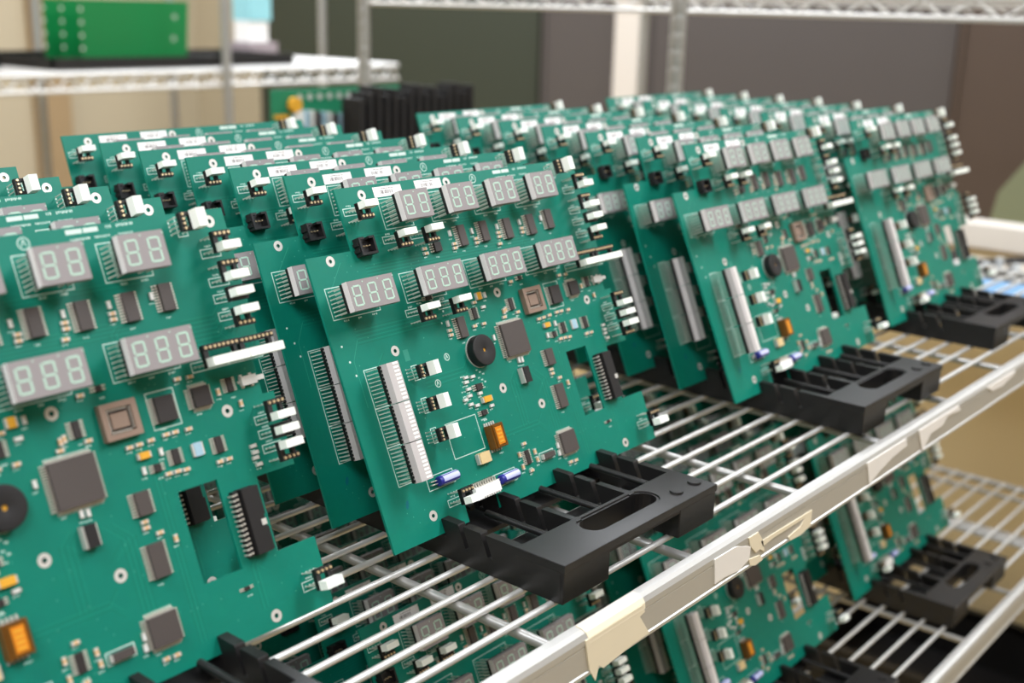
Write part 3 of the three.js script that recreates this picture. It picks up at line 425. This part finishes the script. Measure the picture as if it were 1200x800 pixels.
// rack beyond the boards: truss edged shelf, posts, trays, bare panels and boxes
{
  const F = along(0, 110, 1900), y = F[1], zf = F[2], x0 = F[0] - 250, x1 = onZ(392, 95, zf - 200)[0], r = base('shelving_rack', 0, 0, 0);
  tag(r, 'chrome wire rack carrying the bright green bare panels', 'shelving rack');
  const line = (yy, z, rr) => bar([x0, yy, z], [x1, yy, z], rr, 8), add = (n, g, m = mat.wire) => mesh(n, g, m, r);
  for (const z of [zf, zf - 430]) { add('edge_rail', merge([line(y, z, 4), line(y + 26, z, 4)])); for (let i = 0; i < 26; i++) { const a = x0 + (x1 - x0) * i / 26, b = x0 + (x1 - x0) * (i + 0.5) / 26, c = x0 + (x1 - x0) * (i + 1) / 26; add('truss_wire', bar([a, y, z], [b, y + 26, z], 2.4, 6)); add('truss_wire', bar([b, y + 26, z], [c, y, z], 2.4, 6)); } }
  for (let i = 0; i < 60; i++) add('wire', bar([x0 + (x1 - x0) * i / 59, y + 29, zf], [x0 + (x1 - x0) * i / 59, y + 29, zf - 430], 2.2, 6));
  for (const [px, z] of [[265, zf + 8], [201, zf - 436], [378, zf - 436], [45, zf - 436]]) { const p = mesh('post', POST, mat.zinc, r), q = onZ(px, 60, z); p.position.set(q[0] * U, 0, z * U); }
  const yt = y + 31.3;
  const slab = (a, b, z0, z1, label) => { const p = onZ(a, 90, zf - 100)[0], q = onZ(b, 90, zf - 100)[0], o = base('component_tray', (p + q) / 2, yt, zf + (z0 + z1) / 2), h = (q - p) / 2, d = (z1 - z0) / 2; tag(o, label, 'tray', 'black trays on the far rack'); mesh('floor_plate', B(-h, h, 0, 4, -d, d), mat.blackPlastic, o); for (const [g1, g2, g3, g4] of [[-h, h, d - 5, d], [-h, h, -d, -d + 5], [-h, -h + 5, -d, d], [h - 5, h, -d, d]]) mesh('rim', B(g1, g2, 4, 20, g3, g4), mat.blackPlastic, o); };
  slab(40, 236, -330, -40, 'black tray under the bright green bare panels'); slab(246, 330, -300, -60, 'black tray beside the stack of small boxes'); slab(-120, 20, -330, -150, 'black tray at the end of the far rack');
  const pm = M(0x0a7038, 0.35), ringG = new THREE.RingGeometry(2 * U, 4.2 * U, 16);
  [[0, 'bright green bare panel, foremost of three on the far rack'], [1, 'bright green bare panel, middle of three on the far rack'], [2, 'bright green bare panel, rearmost of three on the far rack']].forEach(([k, label]) => {
    const z = zf - 110 - k * 62, p = onZ(99, 85, zf - 110), q = onZ(224, 85, zf - 110), h = 112, o = base('bare_panel', p[0], yt + 4, z), w = q[0] - p[0];
    tag(o, label, 'circuit panel', 'bright green bare panels'); const pts = [[0, 0]]; pts.push([w * 0.1, 0], [w * 0.12, 5], [w * 0.88, 5], [w * 0.9, 0], [w - 8, 0], [w, h], [0, h]);
    mesh('panel', extrude(pts, -2, 0), pm, o); for (const [a, b] of [[0.86, 0.75], [0.84, 0.4]]) { const m = mesh('hole_ring', ringG, mat.solder, o); m.position.set(w * a * U, h * b * U, 0.3 * U); }
    for (let i = 0; i < 4; i++) { const m = mesh('edge_pad', B(-1.5, 2.5, -3, 3, -2.5, 0.6), mat.solder, o); m.position.set(0, h * (0.25 + 0.2 * i) * U, 0); }
  });
  const bz = zf - 250, stack = [[282, 313, 36, 0x9a8f93, 'mauve grey carton at the foot of the box stack'], [284, 306, 44, 0xefeeea, 'small white box in the middle of the box stack'], [284, 309, 84, 0x8fc9cf, 'pale blue box on top of the white box']];
  let yy = yt; for (const [a, b, h, c, label] of stack) { const p = onZ(a, 60, bz)[0], q = onZ(b, 60, bz)[0], o = base('carton', (p + q) / 2, yy, bz), w = (q - p) / 2, m = M(c, 0.7); tag(o, label, 'box'); mesh('body', B(-w, w, 0, h - 3, -w, w), m, o); mesh('lid', B(-w - 1, w + 1, h - 3, h, -w - 1, w + 1), m, o); yy += h; }
}
// low bench behind the rack with a power board and a row of black heat-sink fins
{
  const zb = -700, y = 20, a = onZ(285, 130, zb)[0], b = onZ(535, 130, zb)[0], t = base('bench', (a + b) / 2, 0, zb), h = (b - a) / 2 + 30;
  tag(t, 'grey work bench behind the wire rack', 'bench'); const bm = M(0x8f8b84, 0.6); mesh('bench_top', B(-h, h, y - 20, y, -140, 140), bm, t); for (const sx of [-h + 20, h - 40]) for (const sz of [-130, 110]) mesh('leg', B(sx, sx + 20, -796, y - 20, sz, sz + 20), bm, t);
  const L = onZ(318, 106, zb), R2 = onZ(482, 106, zb), w = R2[0] - L[0], top = L[1], o = base('power_board', L[0], y + 0.4, zb); tag(o, 'green power board with yellow capacitors standing on the bench', 'circuit board');
  mesh('panel', B(0, w, 0, top - y, -3, 0), M(0x167a54, 0.5), o);
  for (let i = 0; i < 10; i++) { const m = mesh('rivet', new THREE.CylinderGeometry(3.5 * U, 3.5 * U, 1.5 * U, 12).rotateX(Math.PI / 2), mat.solder, o); m.position.set(w * (0.18 + 0.068 * i) * U, (top - y - 9) * U, 0.6 * U); }
  for (const [u, v, c] of [[0.13, 16, 'yellow'], [0.1, 42, 'yellow'], [0.16, 30, 'smdWhite']]) { const m = mesh('disc_capacitor', new THREE.CylinderGeometry(8 * U, 8 * U, 6 * U, 16).rotateX(Math.PI / 2), mat[c], o); m.position.set(w * u * U, (top - y - v) * U, 5 * U); }
  for (let i = 0; i < 9; i++) mesh('component', B(w * (0.18 + 0.04 * i), w * (0.2 + 0.04 * i), top - y - 70 - (i * 37 % 30), top - y - 22 - (i * 13 % 12), 0.1, 10), [mat.smdBlue, mat.smdWhite, mat.chip][i % 3], o);
  for (let i = 0; i < 18; i++) mesh('mast_pin', B(2 + (i % 3) * 6, 4 + (i % 3) * 6, top - y - 90 + Math.floor(i / 3) * 12, top - y - 86 + Math.floor(i / 3) * 12, 0.1, 8), mat.yellow, o);
  const s = base('heat_sink', onZ(404, 110, zb + 40)[0], y, zb + 50), sw = onZ(541, 110, zb + 40)[0] - onZ(404, 110, zb + 40)[0]; tag(s, 'black heat sink with a row of tall fins on the bench', 'heat sink');
  mesh('core', B(0, sw, 0, onZ(470, 122, zb + 50)[1] - y, -14, -8), mat.blackMatte, s); for (let i = 0; i < 15; i++) mesh('fin', B(sw * i / 15 + 1, sw * i / 15 + 7, 0, onZ(470, 112, zb + 50)[1] - y + (i * 7 % 5) * 3, -16, 14), mat.blackMatte, s);
}
// bench past the end of the rack: blue mat, dense board, black lamp arm, pale beam
{
  const e = onX(1176, 341, 925), y = e[1], o = base('bench', 1010, 0, 60); tag(o, 'bench with a blue mat past the end of the rack', 'bench'); const bm = M(0xb9b2a4, 0.6);
  mesh('bench_top', B(-110, 90, y - 16, y - 2, -340, 300), bm, o); for (const sx of [-60, 60]) for (const sz of [250, 280]) mesh('leg', B(sx, sx + 14, -796, y - 16, sz, sz + 14), bm, o);
  const m = mesh('bench_mat', B(905, 975, 0, 2, -150, 250), M(0x6f97bb, 0.85), scene); m.position.set(0, wy(y - 2), 0); tag(m, 'light blue mat lying on the bench past the rack', 'mat');
  const c = base('dense_board', 1000, y - 2, 0); tag(c, 'flat board crowded with pale components on the bench', 'circuit board'); mesh('panel', B(-16, 16, 0, 4, -170, 260), mat.chipDark, c); for (let i = 0; i < 40; i++) mesh('component', B(-14 + (i % 3) * 9, -8 + (i % 3) * 9, 4, 10 + (i * 7 % 5) * 3, -166 + i * 10.5, -159 + i * 10.5), [mat.smdWhite, mat.solder, mat.chip][i % 3], c);
  const a = base('lamp_arm', 1040, y - 2, 20); tag(a, 'black jointed lamp arm lying along the bench', 'lamp arm'); mesh('lower_tube', bar([0, 4, -150], [0, 26, -40], 4, 10), mat.blackMatte, a); mesh('upper_tube', bar([0, 26, -40], [0, 6, 120], 4, 10), mat.blackMatte, a); mesh('joint', new THREE.SphereGeometry(7 * U, 14, 10).translate(0, 26 * U, -40 * U), mat.blackMatte, a);
  const t1 = onX(1163, 263, 1140), t2 = onX(1163, 292, 1140), bmz = base('half_wall', 1140, 0, 0); tag(bmz, 'tan half-height wall with a pale cap past the end of the rack', 'half wall'); mesh('cap', B(-14, 34, t2[1] + 2, t1[1], -760, 520), M(0xd6d0c6, 0.5), bmz); mesh('panel', B(0, 22, -796, t2[1] + 2, -750, 510), M(0xe2cd9e, 0.7), bmz); mesh('ledge', B(-6, 0, t2[1] - 10, t2[1] + 2, -750, 510), M(0xcdb98f, 0.6), bmz);
  const g = base('cabinet', 1700, 0, -330); const q = [onX(1150, 290, 1700), onX(1170, 225, 1700), onX(1215, 175, 1700), onX(1300, 175, 1700), onX(1300, 290, 1700)]; tag(g, 'pale green sloping cabinet beyond the bench', 'cabinet');
  const shape = extrude([[-(q[0][2] + 330), -796], ...q.map((p) => [-(p[2] + 330), p[1]]), [-(q[4][2] + 330), -796]].map(([a2, b2]) => [a2, b2]).reverse(), 0, 200); shape.rotateY(Math.PI / 2); mesh('body', shape, M(0x7d8468, 0.7), g);
}
// black crates stacked on the floor by the half wall
for (let k = 0; k < 4; k++) {
  const o = base('crate', 990, -796 + k * 74, -70); tag(o, ['black plastic crate at the foot of the stack by the half wall', 'second black crate up in the stack by the half wall', 'third black crate up in the stack by the half wall', 'topmost black crate of the stack by the half wall'][k], 'crate', 'black crates by the half wall');
  mesh('base_plate', B(-80, 120, 0, 6, -170, 190), mat.blackPlastic, o); for (const [a, b, c, d] of [[-80, -74, -170, 190], [114, 120, -170, 190], [-74, 114, -170, -164], [-74, 114, 184, 190]]) mesh('wall', B(a, b, 6, 70, c, d), mat.blackPlastic, o);
  for (const [a, b, c, d] of [[-84, -74, -174, 194], [114, 124, -174, 194], [-74, 114, -174, -164], [-74, 114, 184, 194]]) mesh('rim', B(a, b, 64, 73.5, c, d), mat.blackPlastic, o); for (let i = 0; i < 9; i++) mesh('rib', B(-84, -80, 6, 64, -160 + i * 41, -152 + i * 41), mat.blackPlastic, o);
}

renderer.render(scene, camera);
